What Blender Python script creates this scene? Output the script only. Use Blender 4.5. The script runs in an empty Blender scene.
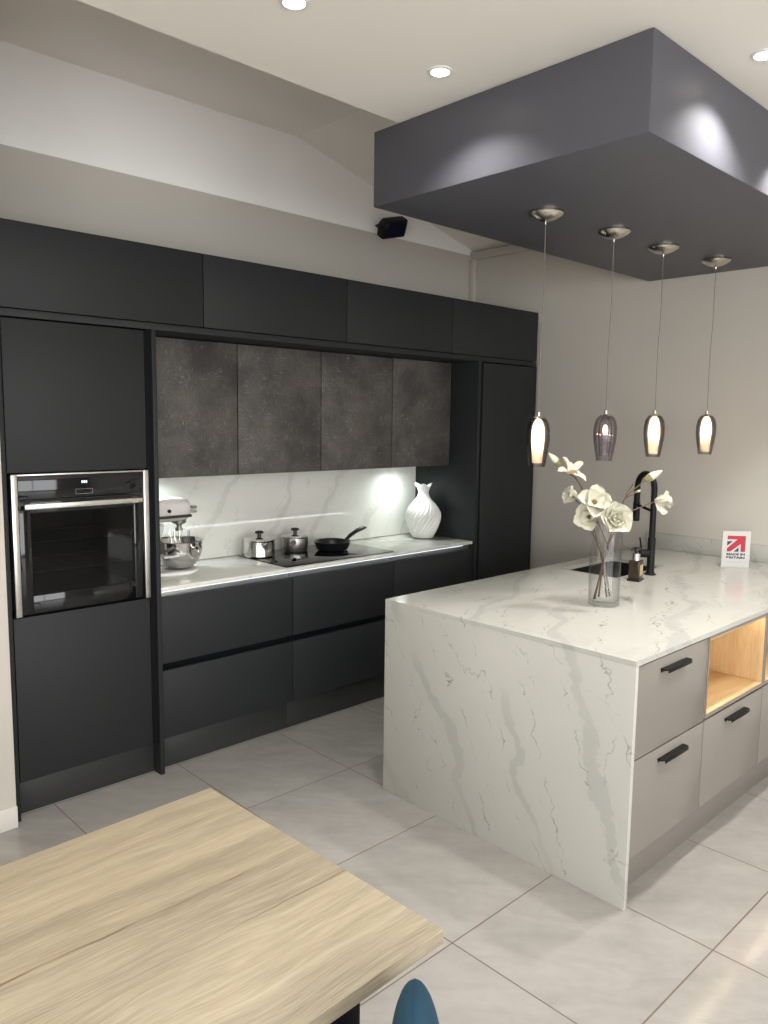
import bpy, bmesh, math, random
from mathutils import Vector, Matrix
random.seed(7)
S = bpy.context.scene
COL = S.collection
PI = math.pi

# ------------------------------------------------------------------ render settings
S.view_settings.view_transform = 'Standard'
S.view_settings.look = 'None'
S.view_settings.gamma = 1.0
S.view_settings.use_curve_mapping = False
S.view_settings.exposure = 0.52
S.cycles.use_denoising = True
S.cycles.max_bounces = 10
S.cycles.diffuse_bounces = 6
S.cycles.glossy_bounces = 5
S.cycles.transmission_bounces = 8
S.cycles.transparent_max_bounces = 16
S.cycles.sample_clamp_indirect = 6.0
S.cycles.caustics_refractive = False
S.cycles.caustics_reflective = False

# ------------------------------------------------------------------ geometry helpers
class B:
    """Collects shapes in world coordinates."""
    def __init__(s):
        s.bm = bmesh.new()
    def _merge(s, t):
        me = bpy.data.meshes.new('tmp')
        t.to_mesh(me); t.free()
        s.bm.from_mesh(me)
        bpy.data.meshes.remove(me)
        return s
    def box(s, x0, x1, y0, y1, z0, z1, bev=0.0, seg=2, M=None):
        t = bmesh.new()
        m = Matrix.Translation(((x0+x1)/2, (y0+y1)/2, (z0+z1)/2)) @ Matrix.Diagonal((abs(x1-x0), abs(y1-y0), abs(z1-z0), 1))
        bmesh.ops.create_cube(t, size=1.0, matrix=m)
        if bev:
            bmesh.ops.bevel(t, geom=list(t.edges), offset=bev, segments=seg, affect='EDGES', profile=.5)
        if M is not None:
            bmesh.ops.transform(t, matrix=M, verts=t.verts)
        return s._merge(t)
    def prism(s, pts, fn, h0, h1, bev=0.0, seg=2):
        """pts: 2D outline; fn(u, v, h) -> world point."""
        t = bmesh.new()
        a = [t.verts.new(fn(u, v, h0)) for u, v in pts]
        b = [t.verts.new(fn(u, v, h1)) for u, v in pts]
        t.faces.new(a[::-1]); t.faces.new(b)
        n = len(pts)
        for i in range(n):
            t.faces.new((a[i], a[(i+1) % n], b[(i+1) % n], b[i]))
        bmesh.ops.recalc_face_normals(t, faces=t.faces)
        if bev:
            bmesh.ops.bevel(t, geom=list(t.edges), offset=bev, segments=seg, affect='EDGES', profile=.5)
        return s._merge(t)
    def lathe(s, cx, cy, prof, seg=40, fn=None, M=None):
        """prof: [(radius, z)] ; fn(angle, i, r, z) -> (r, z, angle) warp."""
        t = bmesh.new()
        rings = []
        for i, (r, z) in enumerate(prof):
            ring = []
            if r < 1e-6:
                ring = [t.verts.new((cx, cy, z))]
            else:
                for k in range(seg):
                    a = 2*PI*k/seg
                    rr, zz, aa = (r, z, a) if fn is None else fn(a, i, r, z)
                    ring.append(t.verts.new((cx+rr*math.cos(aa), cy+rr*math.sin(aa), zz)))
            rings.append(ring)
        for p, q in zip(rings, rings[1:]):
            if len(p) == 1 and len(q) == 1: continue
            for k in range(seg):
                k2 = (k+1) % seg
                if len(p) == 1: t.faces.new((p[0], q[k], q[k2]))
                elif len(q) == 1: t.faces.new((p[k], p[k2], q[0]))
                else: t.faces.new((p[k], p[k2], q[k2], q[k]))
        bmesh.ops.recalc_face_normals(t, faces=t.faces)
        if M is not None:
            bmesh.ops.transform(t, matrix=M, verts=t.verts)
        return s._merge(t)
    def tube(s, pts, r, seg=10, cap=True):
        pts = [Vector(p) for p in pts]
        n = len(pts)
        rad = r if isinstance(r, (list, tuple)) else [r]*n
        t = bmesh.new()
        tan = [(pts[min(i+1, n-1)]-pts[max(i-1, 0)]).normalized() for i in range(n)]
        u = tan[0].orthogonal().normalized()
        rings = []
        for i in range(n):
            u = (u - tan[i]*u.dot(tan[i])).normalized()
            v = tan[i].cross(u)
            rings.append([t.verts.new(pts[i]+(u*math.cos(2*PI*k/seg)+v*math.sin(2*PI*k/seg))*rad[i]) for k in range(seg)])
        for p, q in zip(rings, rings[1:]):
            for k in range(seg):
                t.faces.new((p[k], p[(k+1) % seg], q[(k+1) % seg], q[k]))
        if cap:
            t.faces.new(rings[0][::-1]); t.faces.new(rings[-1])
        return s._merge(t)
    def ball(s, c, rx, ry=None, rz=None, M=None, seg=20):
        t = bmesh.new()
        bmesh.ops.create_uvsphere(t, u_segments=seg, v_segments=seg//2+2, radius=1.0)
        ry = rx if ry is None else ry; rz = rx if rz is None else rz
        m = Matrix.Translation(c) @ (M if M is not None else Matrix.Identity(4)) @ Matrix.Diagonal((rx, ry, rz, 1))
        bmesh.ops.transform(t, matrix=m, verts=t.verts)
        return s._merge(t)
    def grid(s, f, nu, nv):
        """open surface f(u,v), u,v in 0..1"""
        t = bmesh.new()
        vs = [[t.verts.new(f(i/nu, j/nv)) for j in range(nv+1)] for i in range(nu+1)]
        for i in range(nu):
            for j in range(nv):
                t.faces.new((vs[i][j], vs[i+1][j], vs[i+1][j+1], vs[i][j+1]))
        bmesh.ops.remove_doubles(t, verts=t.verts, dist=1e-6)
        bmesh.ops.recalc_face_normals(t, faces=t.faces)
        return s._merge(t)

def finish(name, b, m, loc, smooth=True, ang=38):
    me = bpy.data.meshes.new(name)
    b.bm.transform(Matrix.Translation(-Vector(loc)))
    b.bm.to_mesh(me); b.bm.free()
    for q in (m if isinstance(m, (list, tuple)) else [m]):
        me.materials.append(q)
    if smooth:
        me.polygons.foreach_set('use_smooth', [True]*len(me.polygons))
        me.set_sharp_from_angle(angle=math.radians(ang))
    o = bpy.data.objects.new(name, me)
    COL.objects.link(o)
    return o

def wloc(o):
    v = Vector((0, 0, 0))
    while o is not None:
        v += o.location; o = o.parent
    return v

def tag(o, label, cat, group=None):
    o['label'] = label; o['category'] = cat; o['kind'] = 'thing'
    if group: o['group'] = group
    return o

def thing(name, label, cat, loc, group=None):
    o = bpy.data.objects.new(name, None)
    o.empty_display_size = .1
    COL.objects.link(o); o.location = loc
    return tag(o, label, cat, group)

def part(name, b, m, parent, label=None, **k):
    o = finish(name, b, m, wloc(parent), **k)
    o.parent = parent
    if label: o['label'] = label
    return o

def solo(name, b, m, label, cat, group=None, **k):
    vs = [v.co for v in b.bm.verts]
    lo = [min(v[i] for v in vs) for i in range(3)]; hi = [max(v[i] for v in vs) for i in range(3)]
    loc = Vector(((lo[0]+hi[0])/2, (lo[1]+hi[1])/2, lo[2]))
    o = finish(name, b, m, loc, **k); o.location = loc
    return tag(o, label, cat, group)

def struct(name, b, m, **k):
    o = finish(name, b, m, (0, 0, 0), **k)
    o['kind'] = 'structure'
    return o

def kids(o):
    return [c for c in bpy.data.objects if c.parent == o]

def copy_tree(o, parent=None):
    c = o.copy(); COL.objects.link(c)
    if parent is not None:
        c.parent = parent
    for ch in kids(o):
        copy_tree(ch, c)
    return c

# ------------------------------------------------------------------ material helpers
def nodes(name):
    m = bpy.data.materials.new(name); m.use_nodes = True
    nt = m.node_tree
    for n in list(nt.nodes): nt.nodes.remove(n)
    out = nt.nodes.new('ShaderNodeOutputMaterial')
    return m, nt, out

class N:
    def __init__(s, nt): s.nt = nt
    def new(s, t): return s.nt.nodes.new(t)
    def link(s, a, b): s.nt.links.new(a, b)
    def set(s, sock, v):
        if isinstance(v, bpy.types.NodeSocket): s.link(v, sock)
        else: sock.default_value = v
    def math(s, op, a, b=0.0, c=None, clamp=False):
        n = s.new('ShaderNodeMath'); n.operation = op; n.use_clamp = clamp
        s.set(n.inputs[0], a); s.set(n.inputs[1], b)
        if c is not None: s.set(n.inputs[2], c)
        return n.outputs[0]
    def pos(s):
        n = s.new('ShaderNodeNewGeometry'); q = s.new('ShaderNodeSeparateXYZ'); s.link(n.outputs['Position'], q.inputs[0])
        return q.outputs[0], q.outputs[1], q.outputs[2]
    def xyz(s, x, y, z):
        n = s.new('ShaderNodeCombineXYZ'); s.set(n.inputs[0], x); s.set(n.inputs[1], y); s.set(n.inputs[2], z); return n.outputs[0]
    def noise(s, vec, scale, detail=3.0, rough=.5, dist=0.0):
        n = s.new('ShaderNodeTexNoise'); s.link(vec, n.inputs['Vector'])
        n.inputs['Scale'].default_value = scale; n.inputs['Detail'].default_value = detail
        n.inputs['Roughness'].default_value = rough; n.inputs['Distortion'].default_value = dist
        return n.outputs[0]
    def ramp(s, fac, stops, interp='LINEAR'):
        n = s.new('ShaderNodeValToRGB'); s.link(fac, n.inputs[0]); cr = n.color_ramp; cr.interpolation = interp
        while len(cr.elements) < len(stops): cr.elements.new(.5)
        for e, (p, c) in zip(cr.elements, stops):
            e.position = p; e.color = (c, c, c, 1) if isinstance(c, (int, float)) else (*c, 1)
        return n.outputs[0]
    def mix(s, f, a, b, mode='MIX'):
        n = s.new('ShaderNodeMix'); n.data_type = 'RGBA'; n.blend_type = mode
        s.set(n.inputs[0], f)
        for i, v in ((6, a), (7, b)):
            s.set(n.inputs[i], v if isinstance(v, bpy.types.NodeSocket) else (*v, 1))
        return n.outputs[2]
    def maprange(s, v, a, b, c=0.0, d=1.0):
        n = s.new('ShaderNodeMapRange'); s.set(n.inputs[0], v)
        for i, q in enumerate((a, b, c, d)): n.inputs[i+1].default_value = q
        return n.outputs[0]
    def bsdf(s, col, rough, metal=0.0, spec=.5, coat=0.0):
        n = s.new('ShaderNodeBsdfPrincipled')
        s.set(n.inputs['Base Color'], col if isinstance(col, bpy.types.NodeSocket) else (*col, 1))
        s.set(n.inputs['Roughness'], rough); s.set(n.inputs['Metallic'], metal)
        n.inputs['Specular IOR Level'].default_value = spec
        n.inputs['Coat Weight'].default_value = coat
        return n
    def bump(s, h, bsdf, strength=.2, dist=.002):
        n = s.new('ShaderNodeBump'); n.inputs['Strength'].default_value = strength; n.inputs['Distance'].default_value = dist
        s.link(h, n.inputs['Height']); s.link(n.outputs[0], bsdf.inputs['Normal'])

def srgb(r, g, b):
    f = lambda c: (c/255/12.92) if c <= 10 else ((c/255+.055)/1.055)**2.4
    return (f(r), f(g), f(b))

def plain(name, col, rough=.5, metal=0.0, spec=.5, coat=0.0, var=.04, scale=14.0, bump=0.0, bscale=300.0):
    """a solid colour with a slight procedural unevenness"""
    m, nt, out = nodes(name); n = N(nt)
    tc = n.new('ShaderNodeTexCoord')
    f = n.noise(tc.outputs['Object'], scale, 3)
    c = n.mix(f, tuple(v*(1-var) for v in col), tuple(min(1, v*(1+var)) for v in col))
    b = n.bsdf(c, rough, metal, spec, coat)
    if bump:
        n.bump(n.noise(tc.outputs['Object'], bscale, 2), b, bump, .001)
    n.link(b.outputs[0], out.inputs[0])
    return m

def emit(name, col, strength):
    m, nt, out = nodes(name); n = N(nt)
    e = n.new('ShaderNodeEmission'); e.inputs[0].default_value = (*col, 1); e.inputs[1].default_value = strength
    n.link(e.outputs[0], out.inputs[0])
    return m

def clear_glass(name, tint, edge=.9, rough=.02):
    """thin glass: tinted see-through with a fresnel reflection"""
    m, nt, out = nodes(name); n = N(nt)
    t = n.new('ShaderNodeBsdfTransparent')
    lw = n.new('ShaderNodeLayerWeight'); lw.inputs[0].default_value = .35
    n.link(n.mix(lw.outputs['Facing'], tint, tuple(v*edge for v in tint)), t.inputs[0])
    g = n.new('ShaderNodeBsdfGlossy'); g.inputs['Roughness'].default_value = rough
    l2 = n.new('ShaderNodeLayerWeight'); l2.inputs[0].default_value = .5
    fr = n.math('MULTIPLY_ADD', n.math('POWER', l2.outputs['Facing'], 5.0), .5, .025)
    mx = n.new('ShaderNodeMixShader'); n.link(fr, mx.inputs[0]); n.link(t.outputs[0], mx.inputs[1]); n.link(g.outputs[0], mx.inputs[2])
    n.link(mx.outputs[0], out.inputs[0])
    return m

def quartz(name, u_of, w_of, base, grey=(.39, .39, .365), rough=.16, vein=1.0):
    m, nt, out = nodes(name); n = N(nt)
    x, y, z = n.pos()
    u = u_of(n, x, y, z); w = w_of(n, x, y, z)
    p0 = n.xyz(u, w, 0.0)
    w1 = n.math('SUBTRACT', n.noise(p0, 1.7, 2), .5)
    w2 = n.math('SUBTRACT', n.noise(p0, 7.0, 3), .5)
    w3 = n.math('SUBTRACT', n.noise(p0, 26.0, 2), .5)
    a = n.math('ADD', n.math('MULTIPLY', u, .46), n.math('MULTIPLY', w, .89))
    b = n.math('SUBTRACT', n.math('MULTIPLY', u, .89), n.math('MULTIPLY', w, .46))
    def wander(k1, k2, k3):
        q = n.math('ADD', n.math('MULTIPLY', w1, k1), n.math('ADD', n.math('MULTIPLY', w2, k2), n.math('MULTIPLY', w3, k3)))
        return n.math('ADD', b, q)
    def lines(v, pitch, off):
        f = n.math('FRACT', n.math('ADD', n.math('DIVIDE', v, pitch), off))
        return n.math('MULTIPLY', n.math('ABSOLUTE', n.math('SUBTRACT', f, .5)), pitch)
    def gate(sc, lo, hi, seed):
        return n.ramp(n.noise(n.xyz(n.math('ADD', b, seed), n.math('MULTIPLY', a, .6), seed), sc, 2), [(lo, 0.0), (hi, 1.0)])
    # broad soft grey bands with a ragged edge
    d1 = n.math('ADD', lines(wander(.42, .12, .035), .37, .18), n.math('MULTIPLY', n.math('SUBTRACT', n.noise(p0, 4.5, 3), .5), .05))
    band = n.math('MULTIPLY', n.ramp(n.math('MULTIPLY', d1, 10.0), [(.10, 1.0), (.20, .85), (.235, .14), (.6, 0.0)]), gate(3.2, .30, .46, 3.0))
    # thin jagged veins
    d2 = lines(wander(.30, .16, .06), .19, .60)
    thin = n.math('MULTIPLY', n.ramp(n.math('MULTIPLY', d2, 100.0), [(.10, 1.0), (.42, 0.0)]), n.ramp(n.noise(p0, 9.0, 3, .6), [(.46, 0.0), (.60, 1.0)]))
    d3 = lines(wander(.60, -.20, .09), .31, .35)
    thin2 = n.math('MULTIPLY', n.ramp(n.math('MULTIPLY', d3, 100.0), [(.08, .9), (.30, 0.0)]), n.ramp(n.noise(n.xyz(w, u, 5.0), 7.0, 3, .6), [(.48, 0.0), (.60, 1.0)]))
    cl = n.ramp(n.noise(p0, 2.2, 4), [(.3, 0.0), (.75, 1.0)])
    c = n.mix(cl, tuple(v*.95 for v in base), base)
    c = n.mix(n.math('MULTIPLY', band, .8*vein), c, grey)
    c = n.mix(n.math('MULTIPLY', thin, .75*vein), c, tuple(v*.5 for v in grey))
    c = n.mix(n.math('MULTIPLY', thin2, .7*vein), c, tuple(v*.5 for v in grey))
    if name == 'island_quartz':
        sm = n.ramp(n.noise(n.xyz(n.math('ADD', n.math('MULTIPLY', u, 3.6), n.math('MULTIPLY', w1, 1.5)), n.math('MULTIPLY', w, 1.5), 6.0), 1.3, 3, .55), [(.54, 0.0), (.575, .75), (.70, 1.0)])
        c = n.mix(n.math('MULTIPLY', n.math('MULTIPLY', sm, n.math('GREATER_THAN', w, 2.885)), .34), c, grey)
    bs = n.bsdf(c, rough)
    n.link(bs.outputs[0], out.inputs[0])
    return m

def oak(name, along, across, light, dark, extra=None, rough=.5, f=1.0):
    """along / across pick world axes"""
    m, nt, out = nodes(name); n = N(nt)
    P = n.pos()
    al = n.math('ADD', P[along], 0.0); ac = P[across]; ot = P[3-along-across]
    wv = n.math('SUBTRACT', n.noise(n.xyz(n.math('MULTIPLY', al, 1.6), n.math('MULTIPLY', ac, 3.0), ot), 1.0, 3), .5)
    acw = n.math('ADD', ac, n.math('MULTIPLY', wv, .10))
    g1 = n.noise(n.xyz(n.math('MULTIPLY', al, 1.1), n.math('MULTIPLY', acw, 22*f), n.math('MULTIPLY', ot, 22*f)), 1.0, 4, .6)
    g2 = n.noise(n.xyz(n.math('MULTIPLY', al, 12.0), n.math('MULTIPLY', acw, 260*f), n.math('MULTIPLY', ot, 260*f)), 1.0, 3, .6)
    g3 = n.noise(n.xyz(n.math('MULTIPLY', al, 1.0), n.math('MULTIPLY', acw, 5.0), 3.0), 1.0, 2)
    v = n.math('ADD', n.math('MULTIPLY', g1, .45), n.math('ADD', n.math('MULTIPLY', g2, .42), n.math('MULTIPLY', g3, .25)))
    c = n.mix(n.ramp(v, [(.42, 1.0), (.72, 0.0)]), light, dark)
    if extra: c = extra(n, P, al, ac, acw, c)
    b = n.bsdf(c, rough, spec=.35)
    n.bump(g2, b, .15, .0006)
    n.link(b.outputs[0], out.inputs[0])
    return m

# ------------------------------------------------------------------ materials
M_WALL = plain('wall_paint', srgb(191, 186, 177), .75, var=.02, scale=3)
M_WALLUP = plain('upper_wall_paint', srgb(246, 244, 242), .8, var=.015, scale=3)
M_CEIL = plain('ceiling_paint', srgb(240, 236, 228), .85, var=.015, scale=2)
M_ROOF = plain('roof_paint', srgb(240, 235, 228), .85, var=.015, scale=2)
M_SKIRT = plain('skirting_paint', srgb(214, 210, 203), .5, var=.02)
M_ANTH = plain('anthracite_matt', srgb(37, 39, 40), .55, var=.012, scale=4, spec=.25)
M_ANTHD = plain('anthracite_carcass', srgb(40, 41, 44), .55, var=.03)
M_PLINTH = plain('anthracite_plinth', srgb(44, 45, 46), .5, var=.04)
M_GAP = plain('black_channel', srgb(15, 16, 20), .75, var=.05, spec=.12)
M_HOOD = plain('hood_paint', srgb(80, 80, 87), .50, var=.03, scale=5, spec=.5, bump=.06, bscale=120)
M_TAUPE = plain('taupe_satin', srgb(126, 121, 114), .26, var=.015, scale=3)
M_TAUPEP = plain('taupe_plinth', srgb(120, 115, 109), .32, var=.02, scale=3)
M_BLACK = plain('black_metal', srgb(13, 14, 16), .48, var=.05, spec=.22)
M_BLACKG = plain('black_gloss', srgb(12, 13, 17), .06, var=.04)
M_STEEL = plain('brushed_steel', (.62, .60, .57), .30, metal=1.0, var=.08, scale=60)
M_STEELP = plain('polished_steel', (.66, .65, .63), .14, metal=1.0, var=.05, scale=20)
M_NICKEL = plain('satin_nickel', (.62, .58, .52), .22, metal=1.0, var=.06, scale=30)
M_CORD = plain('pendant_cord', srgb(120, 114, 108), .45, var=.03)
M_ALU = plain('aluminium_profile', (.60, .61, .63), .35, metal=1.0, var=.05)
M_CERAM = plain('white_ceramic', srgb(226, 226, 222), .42, var=.02)
M_BAND = plain('mixer_band', srgb(70, 68, 66), .3, metal=.6, var=.05)
M_MIXER = plain('silver_enamel', srgb(206, 203, 200), .22, var=.03, coat=.4)
M_RUB = plain('black_bakelite', srgb(22, 22, 24), .38, var=.05)
M_COAT = plain('black_nonstick', srgb(25, 26, 28), .32, var=.08, scale=80)
M_SINK = plain('black_composite', srgb(18, 18, 20), .45, var=.1, scale=120)
M_SOAP = plain('amber_bottle', srgb(46, 34, 22), .12, var=.1)
M_LABEL = plain('soap_label', srgb(170, 155, 120), .5, var=.05)
M_PETAL = plain('magnolia_petal', srgb(204, 201, 184), .6, var=.02, scale=40)
M_PETALC = plain('magnolia_cream', srgb(222, 205, 180), .6, var=.02, scale=40)
M_STAMEN = plain('magnolia_stamen', srgb(112, 98, 44), .7, var=.2, scale=200)
M_STEM = plain('woody_stem', srgb(88, 66, 56), .7, var=.15, scale=120)
M_SEPAL = plain('green_sepal', srgb(128, 122, 84), .7, var=.1, scale=120)
M_SIGN = plain('sign_white', srgb(188, 186, 183), .5, var=.01)
M_RED = plain('sign_red', srgb(165, 14, 42), .5, var=.02)
M_NAVY = plain('sign_navy', srgb(36, 42, 76), .4, var=.02)
M_GREYTXT = plain('sign_grey', srgb(150, 150, 150), .5, var=.02)
M_VELVET = plain('teal_velvet', srgb(14, 58, 80), .85, var=.12, scale=40, bump=.1, bscale=900)
M_PIPING = plain('teal_piping', srgb(12, 58, 84), .85, var=.1)
M_CAVITY = plain('oven_enamel', srgb(120, 124, 118), .3, var=.1, scale=60)
M_GLASSDARK = clear_glass('oven_window_glass', (.40, .42, .42), .8)
M_CLEAR = clear_glass('clear_vase_glass', (.992, .995, .992), .80)
M_SMOKE = clear_glass('smoked_glass', (.90, .88, .89), .50)
M_SMOKE2 = clear_glass('fluted_smoked_glass', (.90, .88, .90), .62, .05)
M_FLOODG = plain('floodlight_glass', srgb(26, 28, 46), .08, var=.05)
M_LEDW = emit('cool_led', (.86, .95, 1.0), 1.3)
M_LEDI = emit('cool_led_island', (.86, .95, 1.0), 16.0)
M_SPOT = emit('undercabinet_led', (.88, .97, 1.0), 18.0)
M_WARM = emit('warm_led', (1.0, .84, .60), 12.0)
M_DOWN = emit('downlight_lens', (1.0, .92, .80), 14.0)
M_BULB = emit('warm_bulb', (1.0, .74, .42), 14.0)
M_BULBDIM = emit('dim_bulb', (1.0, .80, .52), 3.0)
M_CLOCK = emit('oven_clock', (.70, .88, 1.0), 1.6)

def frosted():
    m, nt, out = nodes('frosted_glass'); n = N(nt)
    t = n.new('ShaderNodeBsdfTranslucent'); t.inputs[0].default_value = (1, .93, .80, 1)
    d = n.new('ShaderNodeBsdfDiffuse'); d.inputs[0].default_value = (.95, .90, .80, 1)
    mx = n.new('ShaderNodeMixShader'); mx.inputs[0].default_value = .3
    n.link(t.outputs[0], mx.inputs[1]); n.link(d.outputs[0], mx.inputs[2])
    tr = n.new('ShaderNodeBsdfTransparent'); m2 = n.new('ShaderNodeMixShader'); m2.inputs[0].default_value = .22
    n.link(mx.outputs[0], m2.inputs[1]); n.link(tr.outputs[0], m2.inputs[2])
    n.link(m2.outputs[0], out.inputs[0])
    return m
M_FROST = frosted()

def floor_mat():
    m, nt, out = nodes('floor_tiles'); n = N(nt)
    x, y, z = n.pos()
    p, x0, y0 = .612, 2.467, .968
    def cell(v, o):
        q = n.math('DIVIDE', n.math('SUBTRACT', v, o), p)
        fr = n.math('FRACT', n.math('ADD', q, .5))
        return n.math('MULTIPLY', n.math('ABSOLUTE', n.math('SUBTRACT', fr, .5)), p), n.math('FLOOR', q)
    dx, ix = cell(x, x0); dy, iy = cell(y, y0)
    g = n.math('MINIMUM', dx, dy)
    grout = n.ramp(n.math('DIVIDE', g, .01), [(.19, 1.0), (.30, 0.0)])
    wn = n.new('ShaderNodeTexWhiteNoise'); n.link(n.xyz(ix, iy, 0.0), wn.inputs['Vector'])
    off = n.math('MULTIPLY', wn.outputs['Value'], 9.0)
    # cloudy limestone look with streaks running diagonally over each tile
    s = n.math('ADD', n.math('MULTIPLY', x, .75), n.math('MULTIPLY', y, .66)); t = n.math('SUBTRACT', n.math('MULTIPLY', x, .66), n.math('MULTIPLY', y, .75))
    n1 = n.noise(n.xyz(n.math('MULTIPLY', s, 5.5), n.math('MULTIPLY', t, 1.6), off), 1.6, 5, .62, .6)
    n2 = n.noise(n.xyz(x, y, off), 22.0, 4, .6)
    n3 = n.noise(n.xyz(x, y, off), 2.5, 2)
    v = n.math('ADD', n.math('MULTIPLY', n1, .55), n.math('ADD', n.math('MULTIPLY', n2, .2), n.math('MULTIPLY', n3, .25)))
    c = n.mix(n.ramp(v, [(.34, 0.0), (.64, 1.0)]), srgb(141, 138, 134), srgb(161, 157, 152))
    c = n.mix(n.math('MULTIPLY', wn.outputs['Value'], .10), c, srgb(138, 135, 132))
    c = n.mix(grout, c, srgb(98, 80, 68))
    r = n.ramp(v, [(.3, .17), (.7, .09)])
    r2 = n.math('ADD', r, n.math('MULTIPLY', grout, .5))
    b = n.bsdf(c, r2, spec=.45)
    n.bump(n.math('SUBTRACT', 1.0, grout), b, .3, .001)
    n.link(b.outputs[0], out.inputs[0])
    return m
M_FLOOR = floor_mat()

def weave_mat():
    m, nt, out = nodes('dark_concrete_texture'); n = N(nt)
    x, y, z = n.pos()
    p = n.xyz(x, y, z)
    big = n.noise(p, 3.2, 5, .65)
    h = n.noise(n.xyz(n.math('MULTIPLY', x, 26.0), 0.0, n.math('MULTIPLY', z, 210.0)), 1.0, 2, .6)
    v = n.noise(n.xyz(n.math('MULTIPLY', x, 210.0), 5.0, n.math('MULTIPLY', z, 26.0)), 1.0, 2, .6)
    fine = n.noise(p, 170.0, 3, .7)
    ph = n.ramp(n.noise(n.xyz(x, 2.0, z), 9.0, 4, .65), [(.50, 0.0), (.62, 1.0)])
    pv = n.ramp(n.noise(n.xyz(x, 7.0, z), 9.0, 4, .65), [(.50, 0.0), (.62, 1.0)])
    lh = n.math('MULTIPLY', n.ramp(h, [(.55, 0.0), (.68, 1.0)]), ph)
    lv = n.math('MULTIPLY', n.ramp(v, [(.55, 0.0), (.68, 1.0)]), pv)
    wv = n.math('ADD', lh, lv, clamp=True)
    c = n.mix(n.ramp(big, [(.38, 0.0), (.63, 1.0)]), srgb(62, 60, 59), srgb(97, 92, 88))
    c = n.mix(n.ramp(fine, [(.42, .45), (.60, 0.0)]), c, srgb(48, 46, 45))
    c = n.mix(n.math('MULTIPLY', wv, .8), c, srgb(132, 126, 118))
    b = n.bsdf(c, .5, spec=.4)
    n.bump(wv, b, .25, .001)
    n.link(b.outputs[0], out.inputs[0])
    return m
M_WEAVE = weave_mat()

Q_ISL = quartz('island_quartz', lambda n, x, y, z: y, lambda n, x, y, z: n.math('ADD', z, n.math('MULTIPLY', x, .8)), srgb(186, 185, 178), rough=.14)
Q_RUN = quartz('run_quartz', lambda n, x, y, z: x, lambda n, x, y, z: n.math('SUBTRACT', z, n.math('MULTIPLY', y, .8)), srgb(214, 214, 207), rough=.04, vein=.38)

def table_extra(n, P, al, ac, acw, c):
    # two long open cracks and a few knots that belong to the boards
    wob = n.math('MULTIPLY', n.math('SUBTRACT', n.noise(n.xyz(n.math('MULTIPLY', al, 5.0), 0.0, 0.0), 1.0, 4), .5), .03)
    def crack(y, x0, x1, w):
        d = n.math('ABSOLUTE', n.math('SUBTRACT', n.math('ADD', P[1], wob), y))
        line = n.ramp(n.math('DIVIDE', d, w), [(.25, 1.0), (.75, 0.0)])
        ends = n.math('MULTIPLY', n.maprange(al, x0, x0+.10), n.maprange(al, x1, x1-.10))
        pat = n.ramp(n.noise(n.xyz(n.math('MULTIPLY', al, 6.0), y, 0.0), 1.0, 2), [(.35, .35), (.6, 1.0)])
        return n.math('MULTIPLY', n.math('MULTIPLY', line, ends), pat)
    k = n.math('ADD', crack(1.345, -1.2, .95, .006), crack(1.204, .68, 1.4, .004), clamp=True)
    c = n.mix(n.math('MULTIPLY', k, .8), c, srgb(92, 66, 44))
    # board joints
    for y in (1.345, 1.60, 1.03):
        sid = n.math('GREATER_THAN', P[1], y)
        c = n.mix(n.math('MULTIPLY', sid, .06), c, srgb(150, 124, 92))
    vor = n.new('ShaderNodeTexVoronoi'); vor.feature = 'F1'
    n.link(n.xyz(n.math('MULTIPLY', al, 2.2), n.math('MULTIPLY', acw, 5.0), 0.0), vor.inputs['Vector']); vor.inputs['Scale'].default_value = 1.0
    kn = n.ramp(vor.outputs['Distance'], [(.04, 1.0), (.17, 0.0)])
    c = n.mix(n.math('MULTIPLY', kn, .6), c, srgb(112, 84, 56))
    return c
M_TABLE = oak('oak_table_top', 0, 1, srgb(184, 172, 149), srgb(136, 126, 108), table_extra, .5)
M_CUBX = oak('oak_shelf_floor', 0, 1, srgb(212, 184, 142), srgb(182, 148, 104))
M_CUBZ = oak('oak_shelf_upright', 2, 1, srgb(212, 184, 142), srgb(182, 148, 104))

# ------------------------------------------------------------------ key dimensions (metres)
XW = 4.837          # right wall
YB = 4.08           # wall behind the kitchen run
YK = 3.375          # front of the kitchen run
ZC = 2.968          # lowered ceiling
ZW = .925           # kitchen worktop
XI, YI0, YI1, ZI = 2.4386, 1.2777, 2.53, .92

# ------------------------------------------------------------------ setting
struct('floor', B().box(-3.2, XW+.1, -4.2, YB+.2, -.05, 0), M_FLOOR)
struct('wall_back', B().box(1.0, XW, YB, YB+.12, 0, 3.018), M_WALL)
struct('wall_back_upper', B().box(-3.2, XW+.1, YB+.03, YB+.2, 3.0, 3.62), M_WALLUP)
struct('wall_right', B().box(XW, XW+.12, -4.2, YB+.2, 0, 3.05), M_WALL)
struct('wall_back_left', B().box(-3.2, 1.054, 3.335, YB+.2, 0, 3.6), M_WALL)
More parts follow.
